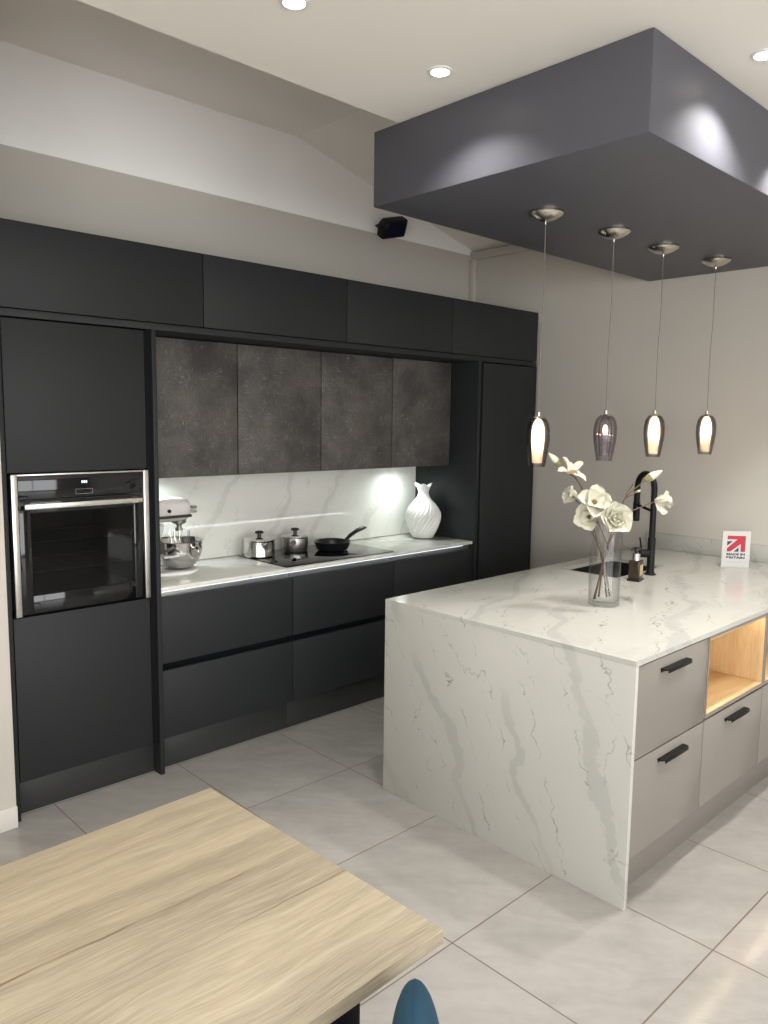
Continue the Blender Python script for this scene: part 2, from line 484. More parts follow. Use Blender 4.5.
# unseen glazed openings, added behind and left of the viewer to brighten the room
def fill_window_wall(name, wname, axis, at, a0, a1, wins, z0, z1):
    b = B()
    def bx(p, q, u, v):
        (b.box(p, q, at-.1, at, u, v) if axis == 'x' else b.box(at-.1, at, p, q, u, v))
    edges = [a0] + [e for w in wins for e in w] + [a1]
    for i in range(0, len(edges), 2): bx(edges[i], edges[i+1], 0, 3.6)
    for p, q in wins: bx(p, q, 0, z0); bx(p, q, z1, 3.6)
    struct(name, b, M_WALL)
    for k, (p, q) in enumerate(wins):
        f = B()
        def fx(u0, u1, v0, v1):
            (f.box(u0, u1, at-.07, at-.03, v0, v1) if axis == 'x' else f.box(at-.07, at-.03, u0, u1, v0, v1))
        fx(p, p+.04, z0, z1); fx(q-.04, q, z0, z1); fx(p+.04, q-.04, z0, z0+.04); fx(p+.04, q-.04, z1-.04, z1)
        if q-p > .5: fx((p+q)/2-.02, (p+q)/2+.02, z0+.04, z1-.04)
        struct('%s_%d' % (wname, k+1), f, M_SKIRT)
        L = bpy.data.lights.new('portal', 'AREA'); L.shape = 'RECTANGLE'; L.size = q-p; L.size_y = z1-z0; L.cycles.is_portal = True
        o = bpy.data.objects.new('portal', L); COL.objects.link(o)
        if axis == 'x': o.location = ((p+q)/2, at+.01, (z0+z1)/2); o.rotation_euler = (PI/2, 0, 0)
        else: o.location = (at+.01, (p+q)/2, (z0+z1)/2); o.rotation_euler = (PI/2, 0, -PI/2)
fill_window_wall('wall_left', 'added_window_left', 'y', -3.2, -4.2, 3.5, [(-3.4, -.6)], .15, 2.75)
fill_window_wall('wall_front', 'added_window_front', 'x', -4.2, -3.2, XW, [(-2.9, -.2), (.2, 2.9)], .10, 2.75)
struct('ceiling', B().box(-3.2, XW, -4.2, 2.44, ZC, ZC+.05), M_CEIL)
b = B()
b.prism([(-3.3, 3.50), (3.138, 3.50), (XW+.12, 3.045), (XW+.12, 3.12), (3.14, 3.58), (-3.3, 3.58)], lambda u, v, h: (u, h, v), -4.3, YB+.04)
struct('ceiling_sloped', b, M_ROOF, ang=5)
struct('baseboard_left', B().box(-3.2, 1.054, 3.318, 3.335, 0, .095, .004), M_SKIRT)
struct('trim_1', B().box(XW-.025, XW, 2.46, YB, 2.985, 3.018, .004), M_WALL)
struct('trim_2', B().box(XW-.045, XW, YB-.05, YB, 2.0, 2.985, .006), M_WALL)

# lowered dark box over the island
hx0, hx1, hy0, hy1, hz = 2.388, XW-.001, 1.302, 2.586, 2.6545
solo('ceiling_canopy', B().box(hx0, hx1, hy0, hy1, hz, ZC-.001, .004), M_HOOD,
     'large dark grey box hung from the ceiling above the island', 'ceiling canopy')

# ------------------------------------------------------------------ kitchen run
XP0, XP1 = 1.735, 1.757      # upright between oven unit and worktop run
XN0, XN1 = 4.077, 4.107      # upright at the right end of the worktop
def gap_box(b, x0, x1, y0, y1, z0, z1, t=.016):
    """a carcass open to the front"""
    b.box(x0, x0+t, y0, y1, z0, z1); b.box(x1-t, x1, y0, y1, z0, z1)
    b.box(x0+t, x1-t, y1-t, y1, z0, z1)
    b.box(x0+t, x1-t, y0, y1-t, z0, z0+t); b.box(x0+t, x1-t, y0, y1-t, z1-t, z1)
    return b

t = thing('oven_cabinet', 'tall anthracite cabinet at left end of the run, built round the oven', 'kitchen cabinet', (1.4, 3.66, 0))
b = B(); gap_box(b, 1.084, XP0-.002, YK+.026, 3.94, .16, .888); gap_box(b, 1.084, XP0-.002, YK+.026, 3.94, 1.497, 2.132)
b.box(1.084, 1.094, YK+.03, 3.94, .888, 1.497); b.box(1.712, XP0-.002, YK+.05, 3.94, .888, 1.497); b.box(1.084, XP0-.002, 3.924, 3.94, .888, 1.497)
part('carcass', b, M_GAP, t)
part('end_panel', B().box(1.058, 1.081, YK-.012, 3.95, 0, 2.134, .0015), M_ANTH, t)
part('end_panel', B().box(XP0, XP1, YK-.012, 3.95, 0, 2.134, .0015), M_ANTH, t)
part('door', B().box(1.088, 1.703, YK, YK+.022, 1.500, 2.128, .002), M_ANTH, t)
part('door', B().box(1.088, 1.703, YK, YK+.022, .165, .886, .002), M_ANTH, t)
part('grip_channel', B().box(1.7075, XP0-.0005, YK+.006, YK+.0255, .16, 2.132), M_GAP, t, 'black vertical grip channel')
part('plinth', B().box(1.083, XP0-.002, YK+.055, YK+.073, 0, .155, .001), M_PLINTH, t)

# built-in oven
t = thing('oven', 'built-in black glass single oven with steel side trims and bar handle', 'oven', (1.4, 3.5, .892))
ox0, ox1, oz0, oz1 = 1.097, 1.705, .891, 1.494
b = B(); b.box(ox0+.03, ox1-.03, 3.88, 3.9, oz0+.03, oz1-.03)
b.box(ox0+.02, ox0+.05, YK+.024, 3.88, oz0+.01, oz1-.01); b.box(ox1-.05, ox1-.02, YK+.024, 3.88, oz0+.01, oz1-.01)
b.box(ox0+.05, ox1-.05, YK+.024, 3.88, oz0+.01, oz0+.07); b.box(ox0+.05, ox1-.05, YK+.024, 3.88, oz1-.15, oz1-.01)
part('cavity', b, M_CAVITY, t)
fr = part('trim_strip', B().box(ox0, ox0+.026, YK-.012, YK+.02, oz0, oz1, .003), M_STEEL, t)
part('trim_strip', B().box(ox1-.026, ox1, YK-.012, YK+.02, oz0, oz1, .003), M_STEEL, t)
part('top_strip', B().box(ox0+.027, ox1-.027, YK-.010, YK+.02, oz1-.008, oz1, .002), M_STEEL, t)
cp = part('control_panel', B().box(ox0+.028, ox1-.028, YK-.008, YK+.02, oz1-.110, oz1-.009, .002), M_BLACKG, t)
b = B()
for k, w in enumerate((.006, .006, .006)): b.box(1.392+k*.009, 1.392+k*.009+w, YK-.0092, YK-.0082, 1.448, 1.458)
part('clock_digits', b, M_CLOCK, cp)
b = B(); b.box(1.365, 1.440, YK-.0092, YK-.0082, 1.4215, 1.4225); b.box(1.365, 1.440, YK-.0092, YK-.0082, 1.4005, 1.4015)
b.box(1.365, 1.366, YK-.0092, YK-.0082, 1.4005, 1.4225); b.box(1.439, 1.440, YK-.0092, YK-.0082, 1.4005, 1.4225)
part('touch_key_outline', b, M_GREYTXT, cp)
d = B()
d.box(ox0+.028, ox0+.075, YK-.008, YK+.02, oz0+.008, oz1-.114, .002); d.box(ox1-.075, ox1-.028, YK-.008, YK+.02, oz0+.008, oz1-.114, .002)
d.box(ox0+.073, ox1-.073, YK-.008, YK+.02, oz1-.165, oz1-.114, .002); d.box(ox0+.073, ox1-.073, YK-.008, YK+.02, oz0+.008, oz0+.085, .002)
do = part('door', d, M_BLACKG, t)
part('window', B().box(ox0+.0755, ox1-.0755, YK-.007, YK-.003, oz0+.086, oz1-.166), M_GLASSDARK, do)
b = B().box(1.136, 1.652, YK-.058, YK-.044, 1.350, 1.372, .002)
b.box(1.155, 1.175, YK-.045, YK-.007, 1.355, 1.367); b.box(1.612, 1.632, YK-.045, YK-.007, 1.355, 1.367)
part('handle', b, M_STEEL, do)
for zz in (1.06, 1.19):
    b = B()
    for yy in (3.45, 3.82): b.tube([(ox0+.055, yy, zz), (ox1-.055, yy, zz)], .003, 6)
    for k in range(14):
        xx = ox0+.07+k*(ox1-ox0-.14)/13
        b.tube([(xx, 3.45, zz+.003), (xx, 3.82, zz+.003)], .0018, 6)
    part('wire_rack', b, M_STEEL, t)

# top bridging cupboards
tb = [1.058, 2.014, 2.926, 3.820, 4.742]
tlabels = ['anthracite top cupboard at the left end, above the oven cabinet',
           'anthracite top cupboard second from the left, above two textured wall cabinets',
           'anthracite top cupboard third from the left, above two textured wall cabinets',
           'anthracite top cupboard at the right end, above the tall right cabinet']
for i in range(4):
    x0, x1 = tb[i]+.0024, tb[i+1]-.0024
    t = thing('top_cupboard', tlabels[i], 'kitchen cabinet', ((x0+x1)/2, 3.66, 2.17), 'top cupboards over the kitchen run')
    part('carcass', B().box(x0, x1, YK+.023, 3.95, 2.171, 2.513, .001), M_GAP, t)
    part('door', B().box(x0, x1, YK, YK+.021, 2.170, 2.5147, .002), M_ANTH, t)
solo('filler_board', B().box(1.058, 4.742, YK+.001, 3.95, 2.136, 2.166, .001), M_ANTH,
     'long anthracite board running under all the top cupboards', 'filler board')

# textured wall cabinets
wx = [1.760, 2.350, 2.927, 3.512, 4.0745]
wl = ['dark textured wall cabinet beside the oven cabinet, above the mixer',
      'dark textured wall cabinet second from the oven cabinet, above the left saucepan',
      'dark textured wall cabinet third from the oven cabinet, above the frying pan',
      'dark textured wall cabinet at the right end, above the white ribbed vase']
for i in range(4):
    x0, x1 = wx[i]+.0034, wx[i+1]-.0034
    t = thing('hanging_cupboard', wl[i], 'kitchen cabinet', ((x0+x1)/2, 3.76, 1.432), 'textured wall cabinets over the worktop')
    part('carcass', B().box(x0+.001, x1-.001, 3.626, 3.925, 1.437, 2.128, .001), M_GAP, t)
    part('door', B().box(x0, x1, 3.603, 3.624, 1.432, 2.130, .0015), M_WEAVE, t)

# splashback and worktop
solo('splashback', B().box(XP1+.002, XN0-.002, 3.928, 3.945, ZW+.0005, 1.434), Q_RUN,
     'white veined quartz splashback between worktop and textured wall cabinets', 'splashback')
solo('worktop', B().box(XP1+.002, XN0-.002, YK+.004, 3.945, ZW-.020, ZW, .002), Q_RUN,
     'white veined quartz worktop along the kitchen run, carrying the hob', 'worktop')
b = B().box(XP1+.004, 3.985, YK+.012, YK+.022, ZW-.0250, ZW-.0210, .001)
solo('led_strip', b, M_LEDW, 'cool white light strip under the front edge of the run worktop', 'light strip')

# drawer units
dx = [1.759, 2.547, 3.323, 4.075]
dl = ['anthracite two-drawer base unit beside the oven cabinet, below the mixer',
      'anthracite two-drawer base unit below the hob, middle of three',
      'anthracite two-drawer base unit at the right end, partly behind the island']
ztop = ZW-.052
for i in range(3):
    x0, x1 = dx[i]+.0024, dx[i+1]-.0024
    t = thing('drawer_unit', dl[i], 'kitchen cabinet', ((x0+x1)/2, 3.66, 0), 'handleless drawer units under the run worktop')
    b = B().box(x0, x1, YK+.046, 3.93, .16, ZW-.022)
    part('carcass', b, M_GAP, t)
    b = B().box(x0, x1, YK+.036, YK+.0455, ztop-.03, ZW-.022)
    part('channel', b, M_ALU, t, 'grey aluminium finger channel under the worktop')
    part('drawer', B().box(x0, x1, YK, YK+.022, .549, ztop, .002), M_ANTH, t)
    part('drawer', B().box(x0, x1, YK, YK+.022, .172, .513, .002), M_ANTH, t)
    part('plinth', B().box(x0-.0023, x1+.0023, YK+.055, YK+.073, 0, .155, .001), M_PLINTH, t)

# tall cabinet on the right
t = thing('tall_cabinet', 'tall anthracite cabinet with full-height door at right end of the run', 'kitchen cabinet', (4.4, 3.66, 0))
part('carcass', B().box(XN1+.001, 4.722, YK+.035, 3.94, .16, 2.132), M_GAP, t)
part('end_panel', B().box(XN0, XN1-.003, YK-.012, 3.95, 0, 2.134, .0015), M_ANTH, t)
part('end_panel', B().box(4.7235, 4.742, YK-.002, 3.95, 0, 2.134, .0015), M_ANTH, t)
part('grip_channel', B().box(XN1-.002, 4.1385, YK+.006, YK+.034, .16, 2.132), M_GAP, t, 'black vertical grip channel')
part('door', B().box(4.140, 4.722, YK, YK+.022, .165, 2.128, .002), M_ANTH, t)
part('plinth', B().box(XN1, 4.722, YK+.055, YK+.073, 0, .155, .001), M_PLINTH, t)

# under-cabinet spots
sl = ['round cool-white spotlight under the wall cabinet above the mixer', 'round cool-white spotlight under the wall cabinet above the white vase']
for i, x in enumerate((1.99, 3.80)):
    t = thing('cabinet_spotlight', sl[i], 'spotlight', (x, 3.80, 1.428), 'spotlights under the wall cabinets')
    part('housing', B().lathe(x, 3.80, [(.0, 1.4365), (.034, 1.4365), (.034, 1.429), (.026, 1.427), (.026, 1.430), (0, 1.430)], 24), M_STEEL, t)
    part('lens', B().lathe(x, 3.80, [(0, 1.4298), (.0255, 1.4298), (.0245, 1.4275), (0, 1.4272)], 24), M_SPOT, t)

# hob
t = thing('hob', 'black glass induction hob set in the white run worktop', 'hob', (2.98, 3.66, ZW))
part('glass', B().box(2.525, 3.350, 3.405, 3.885, ZW+.0004, ZW+.006, .002), M_BLACKG, t)
for cx, cy, r in ((2.73, 3.76, .09), (2.73, 3.53, .075), (3.15, 3.76, .10), (3.15, 3.53, .075)):
    b = B().lathe(cx, cy, [(r, ZW+.0061), (r, ZW+.0064), (r+.0015, ZW+.0064), (r+.0015, ZW+.0061), (r, ZW+.0061)], 48)
    part('zone_mark', b, M_GREYTXT, t)
HZ = ZW+.0068

def saucepan(name, label, x, y, r, h, hd, steel):
    t = thing(name, label, 'saucepan', (x, y, HZ), 'lidded saucepans on the hob')
    part('body', B().lathe(x, y, [(0, HZ), (r*.93, HZ), (r, HZ+.008), (r, HZ+h-.004), (r+.005, HZ+h), (r+.003, HZ+h+.002), (r-.003, HZ+h-.002), (r-.003, HZ+.006), (0, HZ+.006)], 44), steel, t)
    l = part('lid', B().lathe(x, y, [(r+.003, HZ+h+.0025), (r+.003, HZ+h+.006), (r*.86, HZ+h+.012), (r*.4, HZ+h+.018), (0, HZ+h+.019)], 44), M_STEELP, t)
    zz = HZ+h+.0185
    part('knob', B().lathe(x, y, [(0, zz), (.013, zz), (.011, zz+.010), (.012, zz+.018), (.024, zz+.022), (.026, zz+.030), (.018, zz+.036), (0, zz+.037)], 24), M_RUB, l)
    d = Vector((*hd, 0)).normalized()
    p = Vector((x, y, HZ+h*.74))
    hh = part('handle', B().tube([p+d*(r+.001), p+d*(r+.02)+Vector((0, 0, .003)), p+d*(r+.05)+Vector((0, 0, .008)), p+d*(r+.105)+Vector((0, 0, .016)), p+d*(r+.135)+Vector((0, 0, .018))],
                        [.009, .011, .014, .015, .010], 12), M_RUB, t)
    return t
saucepan('saucepan', 'shiny steel lidded saucepan on the left of the hob', 2.610, 3.785, .092, .095, (-.38, -1), M_STEELP)
saucepan('saucepan', 'dull grey lidded saucepan between the shiny saucepan and the frying pan', 2.880, 3.795, .080, .088, (-.85, -1), M_STEEL)

x, y = 3.095, 3.695
t = thing('frying_pan', 'black frying pan on the right of the hob, handle raised to the right', 'frying pan', (x, y, HZ))
part('body', B().lathe(x, y, [(0, HZ), (.088, HZ), (.100, HZ+.008), (.114, HZ+.050), (.117, HZ+.053), (.114, HZ+.054), (.110, HZ+.050), (.096, HZ+.010), (0, HZ+.006)], 52), M_COAT, t)
p = Vector((x, y, HZ+.040)); d = Vector((1, .12, 0)).normalized()
part('handle', B().tube([p+d*.108, p+d*.135+Vector((0, 0, .012)), p+d*.17+Vector((0, 0, .032)), p+d*.23+Vector((0, 0, .054)), p+d*.295+Vector((0, 0, .066)), p+d*.32+Vector((0, 0, .067))],
                        [.009, .011, .013, .014, .012, .006], 12), M_RUB, t)

# stand mixer
mx, my = 2.016, 3.685
t = thing('stand_mixer', 'silver and white stand mixer with steel bowl beside the oven cabinet', 'stand mixer', (mx, my, ZW))
b = B().prism([(math.cos(a)*.112+mx, math.sin(a)*.112+my) for a in [PI*(-.5+k/18) for k in range(19)]] + [(mx-.19, my+.085), (mx-.22, my+.06), (mx-.22, my-.06), (mx-.19, my-.085)],
              lambda u, v, h: (u, v, h), ZW+.0005, ZW+.020, .006, 3)
part('base', b, M_CERAM, t)
b = B().prism([(mx-.215, ZW+.02), (mx-.115, ZW+.02), (mx-.125, ZW+.12), (mx-.105, ZW+.20), (mx-.08, ZW+.265), (mx-.225, ZW+.265), (mx-.205, ZW+.15)],
              lambda u, v, h: (u, h, v), my-.05, my+.05, .016, 3)
part('column', b, M_MIXER, t)
# head: lofted along x
prof = [(-.245, .030, .028, .340), (-.235, .050, .048, .338), (-.19, .062, .058, .337), (-.10, .068, .064, .336), (0, .066, .064, .336), (.035, .060, .060, .335), (.060, .048, .049, .333), (.074, .028, .030, .331), (.078, .010, .012, .331)]
def headf(u, v):
    i = min(int(u*(len(prof)-1)), len(prof)-2); f = u*(len(prof)-1)-i
    q = [prof[i][k]*(1-f)+prof[i+1][k]*f for k in range(4)]
    a = 2*PI*v
    sy, sz = math.cos(a), math.sin(a)
    k = (abs(sy)**2.6+abs(sz)**2.6)**(-1/2.6)
    return (mx+q[0], my+sy*k*q[1], ZW+q[3]+sz*k*q[2])
hd = part('motor_head', B().grid(headf, 24, 32), M_MIXER, t, ang=70)
part('band', B().box(mx-.20, mx+.056, my-.0715, my+.0715, ZW+.296, ZW+.311, .004), M_BAND, hd)
part('hub', B().lathe(0, 0, [(0, 0), (.019, 0), (.019, .03), (.021, .032), (.021, .046), (.015, .050), (0, .050)], 24, M=Matrix.Translation((mx+.070, my, ZW+.328)) @ Matrix.Rotation(PI/2, 4, 'Y')), M_STEEL, hd)
part('speed_knob', B().lathe(0, 0, [(0, 0), (.009, 0), (.009, .012), (.006, .016), (0, .016)], 16, M=Matrix.Translation((mx-.075, my-.066, ZW+.335)) @ Matrix.Rotation(PI/2, 4, 'X')), M_RUB, hd)
part('beater_socket', B().lathe(mx+.018, my, [(0, ZW+.278), (.040, ZW+.278), (.036, ZW+.262), (.018, ZW+.256), (.011, ZW+.240), (.020, ZW+.234), (.018, ZW+.219), (0, ZW+.219)], 28), M_STEEL, hd)
b = B()
for k in range(6):
    a = PI*k/6
    pts = []
    for j in range(19):
        q = PI*j/18
        rr = .050*math.sin(q)**.8*(1 if j < 9 else 1)
        s_ = 1 if j <= 9 else 1
        pts.append((mx+.018+math.cos(a)*.052*math.cos(PI*j/18), my+math.sin(a)*.052*math.cos(PI*j/18), ZW+.222-.135*math.sin(PI*j/18)**.9))
    b.tube(pts, .0017, 6)
part('whisk', b, M_STEELP, t)
bz = ZW+.021
bowl = part('bowl', B().lathe(mx+.018, my, [(0, bz), (.048, bz), (.080, bz+.018), (.105, bz+.055), (.117, bz+.092), (.121, bz+.134), (.124, bz+.148), (.127, bz+.150), (.124, bz+.152), (.118, bz+.142), (.114, bz+.092), (.101, bz+.057), (.075, bz+.021), (0, bz+.006)], 52), M_STEELP, t)
hx, hy = math.cos(-1.45), math.sin(-1.45)
b = B().tube([(mx+.018+hx*.119, my+hy*.119, bz+.120), (mx+.018+hx*.145, my+hy*.145, bz+.124), (mx+.018+hx*.160, my+hy*.160, bz+.114), (mx+.018+hx*.158, my+hy*.158, bz+.085), (mx+.018+hx*.136, my+hy*.136, bz+.066), (mx+.018+hx*.106, my+hy*.106, bz+.064)], .007, 10)
part('handle', b, M_STEELP, bowl)
b = B().box(mx-.13, mx-.050, my-.134, my-.120, ZW+.104, ZW+.115, .004)
b.box(mx-.14, mx-.122, my-.132, my-.04, ZW+.102, ZW+.117, .004)
part('bowl_arm', b, M_MIXER, t)

# white ribbed vase
vx, vy = 3.946, 3.725
def ripple(a, i, r, z):
    h = (z-ZW)/.365
    amp = .070*max(0, math.sin(PI*min(1, max(0, (h-.02)/.86))))**.7 if h < .88 else 0
    tw = a + 1.9*h
    k = 1+amp*(1-abs(math.sin(13*a)))*1.3-amp*.6
    zz = z
    if h > .9:
        k *= 1+.20*math.cos(3*a)*(h-.9)/.1
        zz = z + .014*math.cos(3*a+.4)*(h-.9)/.1
    return r*k, zz, tw
pts = [(.0, 0), (.070, 0), (.076, .006), (.088, .030), (.104, .070), (.117, .115), (.122, .145), (.118, .175), (.102, .208), (.078, .240), (.056, .265), (.042, .288), (.036, .308), (.036, .322), (.044, .342), (.056, .365), (.052, .365), (.040, .342), (.032, .320), (.032, .305), (.05, .26), (.09, .2), (0, .05)]
fine = []
for (r0, z0), (r1, z1) in zip(pts, pts[1:]):
    nseg = 3 if z1 < .30 and z1 > z0 else 1
    for k in range(nseg): fine.append((r0+(r1-r0)*k/nseg, z0+(z1-z0)*k/nseg))
fine.append(pts[-1])
solo('ribbed_vase', B().lathe(vx, vy, [(r, ZW+.0005+z) for r, z in fine], 208, ripple), M_CERAM,
     'white swirl-ribbed ceramic vase at the right end of the run worktop', 'vase', ang=80)

# ------------------------------------------------------------------ island
t = thing('island_worktop', 'white veined quartz island top with waterfall end, joined to the right wall', 'worktop', (3.6, 1.9, 0))
sx0, sx1, sy0, sy1 = 3.712, 4.262, 2.085, 2.432
b = B()
def slab(x0, x1, y0, y1): b.box(x0, x1, y0, y1, ZI-.020, ZI)
t2 = bmesh.new()
ox = [XI, sx0, sx1, XW-.022]; oy = [YI0, sy0, sy1, YI1]
for zz in (ZI, ZI-.02):
    pass
vt = {}
def V_(i, j, k):
    if (i, j, k) not in vt: vt[(i, j, k)] = t2.verts.new((ox[i], oy[j], ZI if k else ZI-.020))
    return vt[(i, j, k)]
for i in range(3):
    for j in range(3):
        if i == 1 and j == 1: continue
        t2.faces.new((V_(i, j, 1), V_(i+1, j, 1), V_(i+1, j+1, 1), V_(i, j+1, 1)))
        t2.faces.new((V_(i, j, 0), V_(i, j+1, 0), V_(i+1, j+1, 0), V_(i+1, j, 0)))
for e in [e for e in t2.edges if len(e.link_faces) == 1 and all(v.co.z > ZI-.01 for v in e.verts)]:
    a_, b_ = e.verts
    ia = [k for k, v in vt.items() if v == a_][0]; ib = [k for k, v in vt.items() if v == b_][0]
    t2.faces.new((a_, b_, vt[(ib[0], ib[1], 0)], vt[(ia[0], ia[1], 0)]))
bmesh.ops.recalc_face_normals(t2, faces=t2.faces)
b._merge(t2)
part('top', b, Q_ISL, t, smooth=False)
part('waterfall_end', B().box(XI, XI+.020, YI0, YI1, 0, ZI-.0203, .0008), Q_ISL, t)
solo('upstand', B().box(XW-.020, XW-.001, -.2, 2.50, ZI+.0005, ZI+.102, .0015), Q_ISL,
     'low veined quartz upstand along the right wall behind the sign', 'upstand')
struct('trim_3', B().box(XI+.022, XW-.002, YI1-.035, YI1-.018, 0, ZI-.022), M_TAUPE)

solo('led_strip', B().box(XI+.05, 4.62, YI1-.0165, YI1-.0045, ZI-.0255, ZI-.0205, .001), M_LEDI,
     'cool white light strip under the back edge of the island top, facing the kitchen run', 'light strip')

FY = YI0+.004   # drawer front plane
def pull(b, x0, x1, z):
    """black edge-pull: flat flange, projecting lip, clipped corners"""
    b.prism([(x0, FY-.0005), (x1, FY-.0005), (x1, FY-.020), (x1-.010, FY-.029), (x0+.010, FY-.029), (x0, FY-.020)], lambda u, v, h: (u, v, h), z, z+.005, .0008, 1)
    b.box(x0+.010, x1-.010, FY-.029, FY-.026, z-.009, z+.002, .001)
    b.box(x0+.004, x1-.004, FY-.004, FY-.0005, z-.010, z+.001)
    return b
def drawer(x0, x1, z0, z1, t, hw=.205, hc=None):
    d = part('drawer', B().box(x0, x1, FY, FY+.020, z0, z1, .0015), M_TAUPE, t)
    hc = (x0+x1)/2 if hc is None else hc
    part('handle', pull(B(), hc-hw/2, hc+hw/2, z1-.044), M_BLACK, d, 'black edge-pull handle')
    return d
def open_unit(x0, x1, label, warm=True):
    t = thing('island_cabinet', label, 'kitchen cabinet', ((x0+x1)/2, 1.58, .18), 'open-shelf units of the island')
    part('carcass', B().box(x0+.001, x1-.001, FY+.024, 1.86, .185, .552), M_TAUPEP, t)
    s0, s1, z0, z1, dpt = x0+.002, x1-.002, .559, .897, YI0+.265
    sh = part('shelf_floor', B().box(s0, s1, FY+.0015, dpt, z0, z0+.018, .0008), M_CUBX, t, 'lit oak shelf floor')
    part('shelf_back', B().box(s0, s1, dpt+.0005, dpt+.012, z0, z1, 0), M_CUBZ, t)
    part('shelf_side', B().box(s0, s0+.018, FY+.0015, dpt, z0+.0185, z1-.0185, .0008), M_CUBZ, t)
    part('shelf_side', B().box(s1-.018, s1, FY+.0015, dpt, z0+.0185, z1-.0185, .0008), M_CUBZ, t)
    tp = part('shelf_roof', B().box(s0, s1, FY+.0015, dpt, z1-.018, z1, .0008), M_CUBX, t)
    part('light_strip', B().box(s0+.03, s1-.03, FY+.020, FY+.032, z1-.0225, z1-.0185, .0005), M_WARM, tp, 'warm light strip under the shelf roof')
    e = B().box(s0, s0+.012, FY-.002, FY+.001, z0, z1); e.box(s1-.012, s1, FY-.002, FY+.001, z0, z1)
    e.box(s0+.012, s1-.012, FY-.002, FY+.001, z0, z0+.014); e.box(s0+.012, s1-.012, FY-.002, FY+.001, z1-.010, z1)
    part('edge_frame', e, M_TAUPE, t, 'taupe front edging of the shelf')
    drawer(x0+.002, x1-.002, .182, .548, t)
    return t
t = thing('island_cabinet', 'taupe two-drawer island unit next to the quartz waterfall end', 'kitchen cabinet', (2.74, 1.58, .18))
ux0, ux1 = XI+.022, 3.022
part('carcass', B().box(ux0, ux1, FY+.024, 1.86, .185, ZI-.023), M_TAUPEP, t)
drawer(ux0+.001, ux1-.001, .553, ZI-.026, t, hc=2.728)
drawer(ux0+.001, ux1-.001, .182, .548, t, hc=2.742)
open_unit(3.024, 3.630, 'taupe island unit with lit oak shelf over one drawer, beside the two-drawer unit')
open_unit(3.632, 4.238, 'taupe island unit with lit oak shelf, cut off by the photo edge')
t = thing('island_cabinet', 'taupe two-drawer island unit at the far end, against the right wall', 'kitchen cabinet', (4.52, 1.58, .18))
part('carcass', B().box(4.241, XW-.004, FY+.024, 1.86, .185, ZI-.023), M_TAUPEP, t)
drawer(4.242, XW-.005, .553, ZI-.026, t)
drawer(4.242, XW-.005, .182, .548, t)
solo('island_plinth', B().box(XI+.022, XW-.002, YI0+.066, YI0+.082, 0, .180, .001), M_TAUPEP,
     'taupe recessed plinth under the island drawers', 'plinth')

# sink
b = B()
sw = .004
zb = ZI-.21
b.box(sx0-.012, sx1+.012, sy0-.012, sy1+.012, zb-.006, zb)
b.box(sx0-.012, sx0-.002, sy0-.012, sy1+.012, zb, ZI-.0205); b.box(sx1+.002, sx1+.012, sy0-.012, sy1+.012, zb, ZI-.0205)
b.box(sx0-.002, sx1+.002, sy0-.012, sy0-.002, zb, ZI-.0205); b.box(sx0-.002, sx1+.002, sy1+.002, sy1+.012, zb, ZI-.0205)
t = thing('sink', 'black undermounted sink bowl let into the island top', 'sink', ((sx0+sx1)/2, (sy0+sy1)/2, zb-.006))
part('bowl', b, M_SINK, t)
part('drain', B().lathe((sx0+sx1)/2, (sy0+sy1)/2, [(0, zb+.001), (.036, zb+.001), (.038, zb+.003), (.030, zb+.004), (.026, zb+.002), (0, zb+.002)], 28), M_BLACK, t)

# tap
tx, ty = 3.938, 2.012
t = thing('kitchen_tap', 'tall black swan-neck tap with pull-out spout behind the flowers', 'tap', (tx, ty, ZI))
part('base', B().lathe(tx, ty, [(0, ZI+.0005), (.031, ZI+.0005), (.031, ZI+.006), (.024, ZI+.010), (.0205, ZI+.018), (.0205, ZI+.200), (.018, ZI+.204), (0, ZI+.204)], 30), M_BLACK, t)
R = .081; zt = ZI+.4625; kx = .0588
pts = [(tx, ty, ZI+.200), (tx, ty, ZI+.34)] + [(tx+kx*(1-math.cos(PI*k/16)), ty+R*(1-math.cos(PI*k/16)), zt+R*math.sin(PI*k/16)) for k in range(17)]
pts += [(tx+2*kx, ty+2*R, ZI+.378)]
part('spout', B().tube(pts, .0165, 16), M_BLACK, t)
part('spray_head', B().lathe(tx+2*kx, ty+2*R, [(0, ZI+.270), (.0185, ZI+.270), (.0195, ZI+.278), (.0195, ZI+.372), (.016, ZI+.380), (0, ZI+.380)], 22), M_BLACK, t)
part('holder_arm', B().tube([(tx, ty, ZI+.345), (tx+2*kx, ty+2*R-.004, ZI+.362)], .0075, 10), M_BLACK, t)
lv = part('lever_hub', B().tube([(tx-.014, ty+.010, ZI+.118), (tx-.052, ty+.040, ZI+.118)], .0215, 18), M_BLACK, t)
part('lever', B().tube([(tx-.044, ty+.034, ZI+.125), (tx-.048, ty+.038, ZI+.17), (tx-.053, ty+.042, ZI+.205)], [.006, .005, .0045], 10), M_BLACK, lv)

